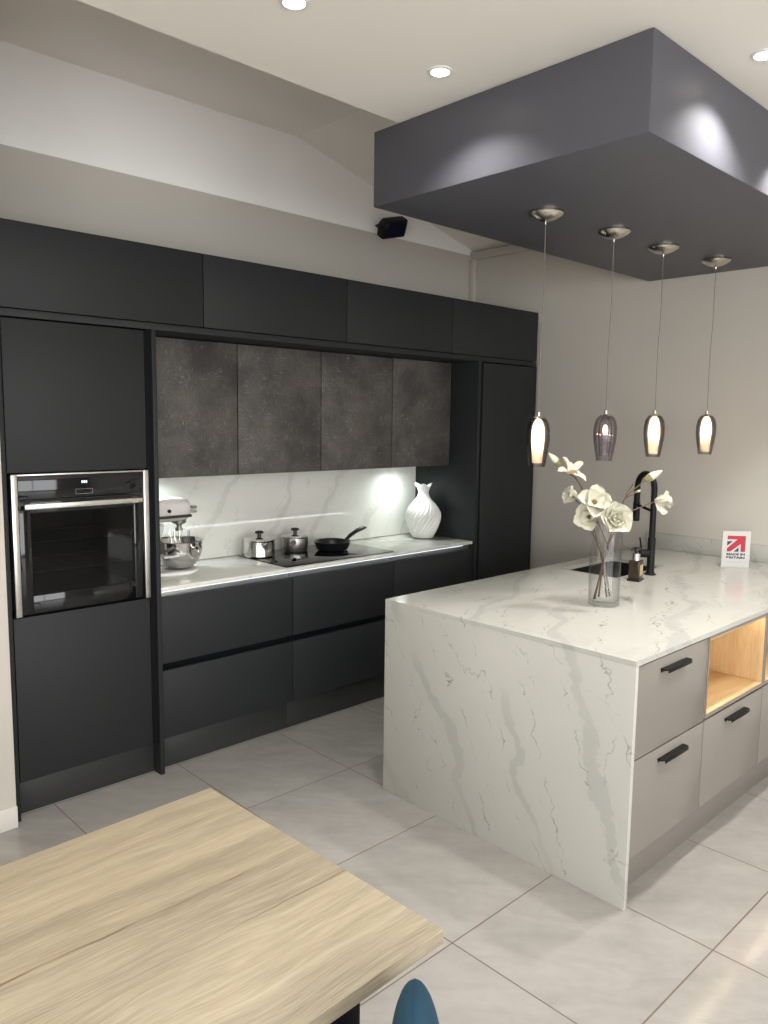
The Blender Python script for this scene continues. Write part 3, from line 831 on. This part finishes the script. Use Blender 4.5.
# soap bottle
qx, qy = 3.728, 1.985
RA = Matrix.Translation((qx, qy, 0)) @ Matrix.Rotation(.18, 4, 'Z')
t = thing('soap_dispenser', 'amber square soap bottle with black and chrome pump beside the tap', 'soap dispenser', (qx, qy, ZI))
part('tray', B().box(-.039, .039, -.033, .033, ZI+.0005, ZI+.014, .004, M=RA), M_RUB, t)
part('bottle', B().box(-.035, .035, -.029, .029, ZI+.0145, ZI+.108, .006, M=RA), M_SOAP, t)
part('paper_label', B().box(-.024, .024, -.0300, -.0292, ZI+.030, ZI+.088, .0002, M=RA), M_LABEL, t)
part('collar', B().lathe(qx, qy, [(0, ZI+.108), (.019, ZI+.108), (.019, ZI+.143), (.016, ZI+.146), (0, ZI+.146)], 24), M_STEELP, t)
b = B().lathe(qx, qy, [(0, ZI+.146), (.009, ZI+.146), (.009, ZI+.158), (.019, ZI+.160), (.020, ZI+.172), (.016, ZI+.175), (0, ZI+.175)], 22)
b.tube([(qx, qy, ZI+.167), (qx-.022, qy+.010, ZI+.166), (qx-.031, qy+.014, ZI+.161)], [.007, .006, .005], 10)
part('pump', b, M_RUB, t)

# small sign on the island
R2 = Vector((.629, -.777, 0)); F2 = Vector((-.777, -.629, 0))
sc_ = Vector((4.520, 1.795, ZI+.0006))
sw_, sh_ = .154, .210
def SP(u, v, h): return sc_ + R2*(u-sw_/2) + Vector((0, 0, v)) + F2*h
t = thing('desk_sign', 'small white sign with red arrow and MADE IN BRITAIN lettering on the island', 'sign', sc_)
part('board', B().prism([(0, 0), (sw_, 0), (sw_, sh_), (0, sh_)], SP, -.0025, .0025, .0006, 1), M_SIGN, t)
part('foot', B().prism([(.004, 0), (sw_-.004, 0), (sw_-.004, .004), (.004, .004)], SP, -.055, -.0026), M_SIGN, t)
ex, ey, es, et = .027, .092, .100, .092
def EP(pts, h0, h1):
    return B().prism([(ex+u*es, ey+v*et) for u, v in pts], SP, h0, h1)
part('arrow_mark', EP([(0, 1), (1, 1), (1, 0), (.76, 0), (.74, .49), (.2, 0), (0, 0), (0, .2), (.55, .77), (0, .77)], .0026, .0032), M_RED, t, 'red arrow pointing up and right')
bb = EP([(0, .65), (.31, .65), (0, .36)], .0026, .0032)
bb.prism([(ex+u*es, ey+v*et) for u, v in [(.64, .29), (.64, 0), (.38, 0)]], SP, .0026, .0032)
part('blue_mark', bb, M_NAVY, t, 'two navy triangles either side of the arrow')
def text_mesh(txt, width, height, u0, v0, bold=.0):
    cu = bpy.data.curves.new('lettering', 'FONT'); cu.body = txt; cu.size = 1.0; cu.extrude = 0.0; cu.offset = bold
    to = bpy.data.objects.new('lettering', cu); COL.objects.link(to)
    bpy.context.view_layer.update()
    me = bpy.data.meshes.new_from_object(to.evaluated_get(bpy.context.evaluated_depsgraph_get()))
    bpy.data.objects.remove(to); bpy.data.curves.remove(cu)
    xs = [v.co.x for v in me.vertices]; ys = [v.co.y for v in me.vertices]
    x0, x1, y0, y1 = min(xs), max(xs), min(ys), max(ys)
    out = B(); out.bm.from_mesh(me)
    ex_ = bmesh.ops.extrude_face_region(out.bm, geom=list(out.bm.faces))
    nv = {v for v in ex_['geom'] if isinstance(v, bmesh.types.BMVert)}
    for v in out.bm.verts:
        u = u0+(v.co.x-x0)/(x1-x0)*width; w = v0+(v.co.y-y0)/(y1-y0)*height
        v.co = SP(u, w, .0032 if v in nv else .0026)
    bmesh.ops.recalc_face_normals(out.bm, faces=out.bm.faces)
    bpy.data.meshes.remove(me)
    return out
b = text_mesh('MADE IN', es, .0135, ex, .070, .045)
b._merge(text_mesh('BRITAIN', es, .0135, ex, .051, .045).bm)
part('lettering', b, M_NAVY, t, 'navy lettering MADE IN BRITAIN', smooth=False)
part('small_print', B().prism([(ex, .030), (ex+es*.9, .030), (ex+es*.9, .0315), (ex, .0315)], SP, .0026, .003), M_GREYTXT, t)

# glass vase
gx, gy = 3.113, 1.807
RV = Vector((.7222, -.6917, 0)); TV = Vector((-.6917, -.7222, 0))   # sideways and frontwards as seen from the table
gr, gh = .0715, .352
solo('glass_vase', B().lathe(gx, gy, [(0, ZI+.0008), (gr-.006, ZI+.0008), (gr-.003, ZI+.004), (gr, ZI+gh-.002), (gr-.001, ZI+gh), (gr-.004, ZI+gh), (gr-.0065, ZI+.024), (gr-.012, ZI+.018), (0, ZI+.017)], 64),
     M_CLEAR, 'clear glass cylinder vase holding white magnolia stems on the island', 'vase')

# magnolias
def FL(px, row, c=0.0):
    """a spot in the bouquet: sideways offset, height and depth towards the table"""
    return Vector((gx, gy, 0)) + RV*((px-610.0)/222.0) + TV*c + RV*(-.28*c) + Vector((0, 0, ZI+.004+(602-row)/218.0 + c*.11))
def curve(pts, n=6):
    pts = [Vector(p) for p in pts]; out = []
    ext = [pts[0]*2-pts[1]] + pts + [pts[-1]*2-pts[-2]]
    for i in range(1, len(ext)-2):
        p0, p1, p2, p3 = ext[i-1:i+3]
        for k in range(n):
            s_ = k/n
            out.append(.5*((2*p1)+(p2-p0)*s_+(2*p0-5*p1+4*p2-p3)*s_**2+(3*p1-p0-3*p2+p3)*s_**3))
    return out+[pts[-1]]
def petal(b, base, axis, side, L, W, open_, cup=.35, tip=.25):
    """axis: flower axis, side: outward direction; open_ in radians from the axis"""
    axis = axis.normalized(); side = (side-axis*side.dot(axis)).normalized(); lat = axis.cross(side)
    def f(u, v):
        s_ = u; w = (v-.5)*2
        ang = open_*(0.45+.75*s_) + tip*s_**3
        # integrate a gently bending midrib
        n = 10; p = Vector((0, 0, 0))
        for k in range(n):
            q = s_*(k+.5)/n; a = open_*(.45+.75*q)+tip*q**3
            p += (axis*math.cos(a)+side*math.sin(a))*(L*s_/n)
        wid = W*.5*(max(.0, 1-((s_-.56)/.445)**2)**.5 if s_ > .56 else .34+.66*math.sin(PI/2*s_/.56))*(1+.04*math.sin(11*s_+4*w))
        nrm = axis*math.sin(ang)-side*math.cos(ang)
        return base + p + lat*(w*wid) + nrm*(cup*wid*(w*w))*1.0 + nrm*(.0055*math.sin(6*s_+3.4*w)*s_)
    t_ = bmesh.new(); nu, nv = 9, 8
    up = [[f(i/nu, j/nv) for j in range(nv+1)] for i in range(nu+1)]
    th = .0011
    A = [[t_.verts.new(p+axis*th*.5) for p in r] for r in up]
    C = [[t_.verts.new(p-axis*th*.5-side*th*.3) for p in r] for r in up]
    for i in range(nu):
        for j in range(nv):
            t_.faces.new((A[i][j], A[i+1][j], A[i+1][j+1], A[i][j+1]))
            t_.faces.new((C[i][j], C[i][j+1], C[i+1][j+1], C[i+1][j]))
    for i in range(nu):
        t_.faces.new((A[i][0], C[i][0], C[i+1][0], A[i+1][0])); t_.faces.new((A[i][nv], A[i+1][nv], C[i+1][nv], C[i][nv]))
    for j in range(nv):
        t_.faces.new((A[nu][j], C[nu][j], C[nu][j+1], A[nu][j+1])); t_.faces.new((A[0][j], A[0][j+1], C[0][j+1], C[0][j]))
    bmesh.ops.recalc_face_normals(t_, faces=t_.faces)
    b._merge(t_)
def blossom(parent, c, axis, rings, mat=None, stamen=.012, twist=0.0, label=None):
    """rings: (count, length, width, opening, cup, tip, phase)"""
    axis = Vector(axis).normalized(); s0 = axis.orthogonal().normalized(); l0 = axis.cross(s0)
    b = B()
    for cnt, L, W, op, cup, tip, ph in rings:
        for k in range(cnt):
            a = 2*PI*(k+ph)/cnt+twist
            petal(b, c, axis, s0*math.cos(a)+l0*math.sin(a), L*random.uniform(.93, 1.07), W*random.uniform(.94, 1.06), op*random.uniform(.92, 1.08), cup, tip)
    o = part('blossom', b, mat or M_PETAL, parent, label, ang=75)
    if stamen:
        M = axis.to_track_quat('Z', 'Y').to_matrix().to_4x4()
        b = B().lathe(0, 0, [(0, -.004), (stamen, 0), (stamen*1.05, .008), (stamen*.8, .018), (stamen*.35, .028), (0, .031)], 16,
                      lambda a, i, r, z: (r*(1+.18*math.cos(9*a)), z, a), M=Matrix.Translation(c) @ M)
        part('stamen', b, M_STAMEN, o)
    return o
def bud(parent, c, axis, L, r, mat=None):
    axis = Vector(axis).normalized(); M = Matrix.Translation(c) @ axis.to_track_quat('Z', 'Y').to_matrix().to_4x4()
    o = part('bud', B().lathe(0, 0, [(0, 0), (r*.7, L*.08), (r, L*.28), (r*.92, L*.5), (r*.55, L*.78), (r*.18, L*.95), (0, L)], 18, lambda a, i, z_, z: (z_*(1+.08*math.cos(3*a+z*60)), z, a), M=M), mat or M_PETAL, parent)
    part('sepal', B().lathe(0, 0, [(0, -.012), (r*.62, -.008), (r*.98, L*.10), (r*1.06, L*.26), (r*.9, L*.25)], 14, M=M), M_SEPAL, o)
    return o
def stem_thing(label, pts, rad, parts=()):
    t = thing('magnolia_stem', label, 'flower stem', pts[0], 'magnolia stems in the glass vase')
    c = curve(pts)
    n = len(c)
    part('stem', B().tube(c, [rad*(1-.45*i/(n-1)) for i in range(n)], 8), M_STEM, t)
    return t
UPV = Vector((0, 0, 1))
# bud and star-shaped bloom reaching up left
t = stem_thing('magnolia stem reaching highest up left, with a bud and star-shaped bloom', [FL(613, 596, -.028), FL(607, 560, -.015), FL(597, 527, -.035), FL(588, 498, -.05), FL(579, 481, -.05), FL(568, 471, -.04), FL(559, 464, -.035)], .0038)
bud(t, FL(559.5, 464.5, -.035), RV*-.72+UPV*.72+TV*.1, .072, .0155, M_PETAL)
c0 = FL(569.5, 474, -.012)
blossom(t, c0, UPV*.55+TV*.40+RV*.25, [(3, .088, .032, .95, .35, .2, .12), (3, .088, .032, 1.7, .35, .15, .55)], M_PETALC, 0, .9, 'cream star-shaped bloom')
part('twig', B().tube([FL(579, 481, -.05), FL(576, 477, -.03), c0], .0026, 7), M_STEM, t)
# upper open bloom and the pale one behind it
t = stem_thing('magnolia stem with the upper open bloom facing front, dark centre', [FL(601, 597, .012), FL(608, 561, .012), FL(613, 548, .0), FL(603, 525, .005), FL(596, 509, .03)], .0042)
blossom(t, FL(595, 503, .050), TV*.86+UPV*.44+RV*.06, [(4, .092, .080, 1.32, .42, -.25, .1), (4, .076, .066, .98, .45, -.3, .6)], None, .018, .3)
blossom(t, FL(580, 498.5, -.045), RV*-.85+UPV*.35+TV*.15, [(4, .072, .062, .75, .45, .1, .2), (3, .06, .055, .3, .5, 0, .1)], None, 0, .2)
part('twig', B().tube([FL(601, 522, -.005), FL(588, 507, -.035), FL(576, 499, -.045)], .0026, 7), M_STEM, t)
# lower left bloom
t = stem_thing('magnolia stem with the lower left bloom hanging over the vase rim', [FL(616, 594, .02), FL(608, 558, .02), FL(597, 533, .02), FL(594, 527, .022), FL(594, 520, .03)], .0040)
blossom(t, FL(593, 515.5, .036), TV*.80+UPV*.05+RV*-.50, [(4, .080, .072, 1.12, .45, -.25, .35), (3, .062, .062, .75, .5, -.2, .1)], None, .012, .7)
# large bloom right of centre
t = stem_thing('magnolia stem with the largest full bloom at front right', [FL(600, 598, -.012), FL(608, 562, -.015), FL(613, 540, .0), FL(618, 529, .03), FL(617, 522, .06)], .0042)
blossom(t, FL(615, 519, .085), TV*.92+UPV*.28+RV*.05, [(5, .094, .096, 1.15, .42, -.35, .1), (5, .074, .080, .72, .5, -.25, .4), (4, .055, .06, .35, .6, -.1, .2)], None, .006, .15)
# branching stem to the right
t = stem_thing('magnolia stem branching right across the tap, with bud and drooping bloom', [FL(605, 596, -.03), FL(608, 562, -.028), FL(614, 535, -.03), FL(622, 512, -.045), FL(627, 497, -.05), FL(637, 487, -.06), FL(648, 478, -.065)], .0038)
bud(t, FL(648, 478, -.065), RV*.82+UPV*.52+TV*.1, .080, .018)
part('twig', B().tube(curve([FL(622, 512, -.045), FL(635, 509, -.05), FL(645, 505, -.055), FL(657, 500, -.055)]), .0026, 7), M_STEM, t)
part('twig', B().tube(curve([FL(627, 497, -.05), FL(629, 491, -.045), FL(632, 487, -.04), FL(634, 483, -.035)]), .0022, 7), M_STEM, t)
part('twig', B().tube(curve([FL(627, 497, -.05), FL(633, 494, -.04), FL(639, 490, -.035)]), .0022, 7), M_STEM, t)
bud(t, FL(638.5, 490.5, -.035), RV*.9+UPV*.4, .018, .006)
blossom(t, FL(657, 500, -.055), RV*.9+UPV*.22+TV*.25, [(4, .078, .056, .72, .5, .2, .4), (4, .070, .052, .4, .5, .1, .1)], None, 0, .6)
b = B(); petal(b, FL(659, 501, -.05), RV*.5+UPV*-.75+TV*.2, RV*.3+TV*.5, .066, .040, .35, .4, .1)
part('drooping_petal', b, M_PETAL, t, ang=75)

# ------------------------------------------------------------------ pendants
pl = ['glass pendant lamp nearest the tall cabinet, glowing, leftmost of the four',
      'fluted grey glass pendant lamp with only a dim bulb, second from the left',
      'glowing glass pendant lamp third from the left, above the tap',
      'glowing glass pendant lamp at the right end, nearest the sign']
pp = [(2.957, 2.085, 1.782), (3.456, 2.040, 1.798), (3.934, 2.030, 1.806), (4.434, 1.972, 1.812)]
def make_pendant(i):
    x, y, zt = pp[i]
    t = thing('pendant_lamp', pl[i], 'pendant lamp', (x, y, hz), 'pendant lamps over the island')
    part('canopy', B().lathe(x, y, [(0, hz-.0005), (.076, hz-.0005), (.077, hz-.010), (.070, hz-.018), (.045, hz-.032), (.020, hz-.040), (.006, hz-.043), (.005, hz-.055), (0, hz-.055)], 44), M_NICKEL, t)
    sway = .004
    part('cord', B().tube(curve([(x, y, hz-.05), (x+sway, y, hz-.35), (x-sway*.6, y+.002, zt+.3), (x, y, zt-.006)], 8), .0019, 8), M_CORD, t)
    part('cap', B().lathe(x, y, [(0, zt), (.008, zt), (.009, zt-.017), (.012, zt-.018), (.026, zt-.022), (.028, zt-.026), (0, zt-.026)], 28), M_NICKEL, t)
    zg = zt-.020
    gp = [(.018, 0), (.036, -.010), (.048, -.030), (.054, -.062), (.0545, -.095), (.051, -.130), (.045, -.165), (.037, -.212), (.0355, -.216), (.033, -.214), (.042, -.165), (.048, -.128), (.0505, -.095), (.050, -.062), (.044, -.033), (.033, -.014), (.017, -.005)]
    fl = (lambda a, k, r, z: (r*(1+.045*abs(math.cos(9*a))), z, a)) if i == 1 else None
    part('glass_shade', B().lathe(x, y, [(r, zg+z*1.05) for r, z in gp], 108 if i == 1 else 48, fl), M_SMOKE2 if i == 1 else M_SMOKE, t, 'fluted grey glass shade' if i == 1 else 'smoky clear glass shade', ang=60)
    if i != 1:
        ip = [(.009, -.009), (.018, -.020), (.026, -.045), (.0290, -.080), (.0285, -.115), (.0255, -.160), (.0225, -.200)]
        part('diffuser', B().lathe(x, y, [(r, zg+z*1.05) for r, z in ip], 36), M_FROST, t, 'frosted glowing inner shade')
        part('bulb', B().ball((x, y, zg-.090), .010, .010, .030), M_BULB, t)
    else:
        ip = [(.010, -.009), (.020, -.020), (.027, -.045), (.030, -.080), (.029, -.115), (.026, -.155), (.024, -.195)]
        part('inner_glass', B().lathe(x, y, [(r, zg+z*1.05) for r, z in ip], 72, lambda a, k, r, z: (r*(1+.06*abs(math.cos(7*a))), z, a)), M_SMOKE2, t, 'inner fluted glass', ang=60)
        part('bulb', B().ball((x, y, zg-.075), .013, .013, .026), M_BULBDIM, t)
    L = bpy.data.lights.new('pendant_glow', 'POINT'); L.energy = 5.6 if i != 1 else .8; L.color = (1.0, .74, .44); L.shadow_soft_size = .014
    lo = bpy.data.objects.new('pendant_glow', L); COL.objects.link(lo); lo.location = Vector((x, y, zg-.090))-wloc(t); lo.parent = t
    return t
for i in range(4): make_pendant(i)

# ------------------------------------------------------------------ ceiling downlights and added unseen spots
DN = [(1.505, 1.985, 'recessed ceiling downlight at the top of the photo, furthest from the dark canopy', .75),
      (2.152, 1.989, 'recessed ceiling downlight by the left side of the dark canopy', .75),
      (2.819, 1.131, 'recessed ceiling downlight by the near side of the dark canopy', 1.25)]
ADDED_SPOTS = [(.855, 1.985, .5), (.205, 1.985, .3), (.85, .35, .3), (3.5, 1.131, 1.25), (2.9, .2, .7), (4.1, .3, .55), (-.6, 1.9, .4), (-1.0, -.6, .6), (1.0, -1.2, .7), (3.0, -1.2, .8), (-1.2, -2.6, .8), (1.0, -2.8, .8), (3.2, -2.8, .8)]  # unseen spots with no fitting, added to brighten ceiling and walls
SPOT_E = 66
def spot_light(x, y, e, parent=None, blend=.4, cone=102):
    L = bpy.data.lights.new('downlight_or_added_beam', 'SPOT'); L.energy = e; L.color = (1.0, .975, .93)
    L.spot_size = math.radians(cone); L.spot_blend = blend; L.shadow_soft_size = .035
    o = bpy.data.objects.new('downlight_or_added_beam', L); COL.objects.link(o)
    o.location = (x, y, ZC-.012)
    if parent is not None:
        o.parent = parent; o.location = Vector((x, y, ZC-.012))-parent.location
    return o
for x, y, lab, k in DN:
    t = thing('ceiling_downlight', lab, 'downlight', (x, y, ZC), 'recessed ceiling downlights')
    part('trim_ring', B().lathe(x, y, [(.0, ZC-.0005), (.044, ZC-.0005), (.044, ZC-.004), (.034, ZC-.006), (.033, ZC-.003), (0, ZC-.003)], 36), M_CERAM, t)
    part('lens', B().lathe(x, y, [(0, ZC-.0032), (.0325, ZC-.0032), (.028, ZC-.0075), (0, ZC-.009)], 32), M_DOWN, t)
    spot_light(x, y, SPOT_E*k, t, .75, 122)
for x, y, k in ADDED_SPOTS:
    spot_light(x, y, SPOT_E*k, None, .4 if y == 1.131 else .9)

def aim_light(kind, loc, energy, col, size, **k):
    L = bpy.data.lights.new('light', kind); L.energy = energy; L.color = col
    for a, v in k.items(): setattr(L, a, v)
    o = bpy.data.objects.new('light', L); COL.objects.link(o); o.location = loc
    return o
for x in (1.99, 3.80):
    L = bpy.data.lights.new('cabinet_beam', 'SPOT'); L.energy = 9; L.color = (.90, 1.0, .97); L.spot_size = math.radians(160); L.spot_blend = 1.0; L.shadow_soft_size = .025
    o = bpy.data.objects.new('cabinet_beam', L); COL.objects.link(o); o.location = (x, 3.775, 1.424)

# ------------------------------------------------------------------ floodlight on the wall
t = thing('mounted_floodlight', 'small black floodlight on the wall below the canopy corner', 'floodlight', (3.85, YB, 3.00))
MF = Matrix.Translation((3.850, 3.97, 3.045)) @ Matrix.Rotation(math.radians(34), 4, 'X') @ Matrix.Rotation(math.radians(-16), 4, 'Y')
def FP(u, v, h): return MF @ Vector((u, h, v))
part('housing', B().prism([(-.095, -.062), (.095, -.062), (.100, -.02), (.100, .062), (-.070, .062), (-.100, .03)], FP, -.03, .045, .010, 2), M_BLACK, t)
part('lens', B().prism([(-.080, -.048), (.080, -.048), (.086, .050), (-.066, .050)], FP, -.034, -.0305, .001, 1), M_FLOODG, t)
b = B()
for sgn in (-1, 1): b.tube([FP(sgn*.102, 0, .01), FP(sgn*.102, .0, .06), FP(sgn*.05, -.0, .075)], .006, 8)
b.tube([FP(-.05, 0, .075), FP(.05, 0, .075)], .006, 8)
b.box(3.825, 3.875, YB-.06, YB-.0005, 3.0, 3.016, .003)
part('bracket', b, M_BLACK, t)

# ------------------------------------------------------------------ dining table and chair
t = thing('dining_table', 'rustic pale oak dining table with black metal legs in front', 'dining table', (.2, 1.33, 0))
P1, P2 = (1.037, 1.738), (1.061, .926)
dirx = Vector((-.9996, -.028, 0))
q1 = (P1[0]-1.95, P1[1]-.05); q2 = (P2[0]-1.95, P2[1]-.05)
part('tabletop', B().prism([P1, P2, q2, q1], lambda u, v, h: (u, v, h), .730, .760, .002, 2), M_TABLE, t)
for lx in (.835, -.62):
    oy = (lx-1.05)*.028
    b = B()
    b.box(lx-.04, lx+.04, .965+oy, .985+oy, 0, .7295, .002); b.box(lx-.04, lx+.04, 1.665+oy, 1.685+oy, 0, .7295, .002)
    b.box(lx-.04, lx+.04, .985+oy, 1.665+oy, 0, .02, .002); b.box(lx-.04, lx+.04, .985+oy, 1.665+oy, .7095, .7295, .002)
    part('leg', b, M_BLACK, t)

# chair turned to the table corner: only the tip of its back shows
cb = Vector((.824, .764, 0)); cf = Vector((.690, -.724, 0)); cs = Vector((.724, .690, 0))
t = thing('dining_chair', 'teal blue velvet chair beside the near edge of the oak table', 'chair', cb+cf*.25)
def CP(s_, f_, z_): return cb+cs*s_+cf*f_+UPV*z_
def backf(u, v):
    a = 2*PI*v; z0, z1 = .44, .833
    q = (u-.0)
    zz = z0+(z1-z0)*q
    hw = .170*max(0.0, 1-max(0, (q-.35)/.65)**2.6)**.5
    th = .050*max(0.0, 1-max(0, (q-.35)/.65)**3.2)**.5
    return CP(math.cos(a)*hw, math.sin(a)*th-.02*(q-.5), zz)
bk = part('backrest', B().grid(backf, 22, 32), M_VELVET, t, ang=70)
rim = [(q, .170*max(0.0, 1-max(0, (q-.35)/.65)**2.6)**.5) for q in [k/40 for k in range(12, 41)]]
part('piping', B().tube([CP(w_, -.02*(q-.5), .44+.393*q) for q, w_ in rim]+[CP(-w_, -.02*(q-.5), .44+.393*q) for q, w_ in rim[-2::-1]], .0010, 6), M_PIPING, bk)
b = B()
def seatf(u, v):
    a = 2*PI*v; pr = [(.0, .40), (.20, .40), (.225, .42), (.23, .445), (.22, .470), (.19, .485), (0, .492)]
    i = min(int(u*6), 5); f = u*6-i
    r = pr[i][0]*(1-f)+pr[i+1][0]*f; z = pr[i][1]*(1-f)+pr[i+1][1]*f
    c_, s_ = math.cos(a), math.sin(a); k = (c_**4+s_**4)**-.25
    return CP(c_*r*k*.95, .24+s_*r*k*.9, z)
part('seat', B().grid(seatf, 18, 32), M_VELVET, t, ang=70)
for a_, f_ in ((-.17, .08), (.17, .08), (-.17, .40), (.17, .40)):
    part('leg', B().tube([CP(a_*1.12, f_+(f_-.24)*.12, 0), CP(a_, f_, .402)], [.010, .014], 12), M_BLACK, t)

# ------------------------------------------------------------------ world and camera
w = bpy.data.worlds.new('world'); S.world = w; w.use_nodes = True
w.node_tree.nodes['Background'].inputs[0].default_value = (.98, .99, 1, 1)
w.node_tree.nodes['Background'].inputs[1].default_value = 5.2

F, YAW, PITCH, ROLL, H = 779.1069, .7637, -.1172, .0128, 1.7363
fw = Vector((math.sin(YAW), math.cos(YAW), 0)); rt = Vector((math.cos(YAW), -math.sin(YAW), 0)); up = Vector((0, 0, 1))
f2 = fw*math.cos(PITCH)+up*math.sin(PITCH); u2 = -fw*math.sin(PITCH)+up*math.cos(PITCH)
r2 = rt*math.cos(ROLL)+u2*math.sin(ROLL); u3 = -rt*math.sin(ROLL)+u2*math.cos(ROLL)
cam = bpy.data.cameras.new('camera'); co = bpy.data.objects.new('camera', cam); COL.objects.link(co)
cam.sensor_fit = 'VERTICAL'; cam.sensor_height = 36.0; cam.lens = F/1024*36.0; cam.clip_start = .02
mw = Matrix((r2, u3, -f2)).transposed().to_4x4(); mw.translation = (0, 0, H)
co.matrix_world = mw
S.camera = co
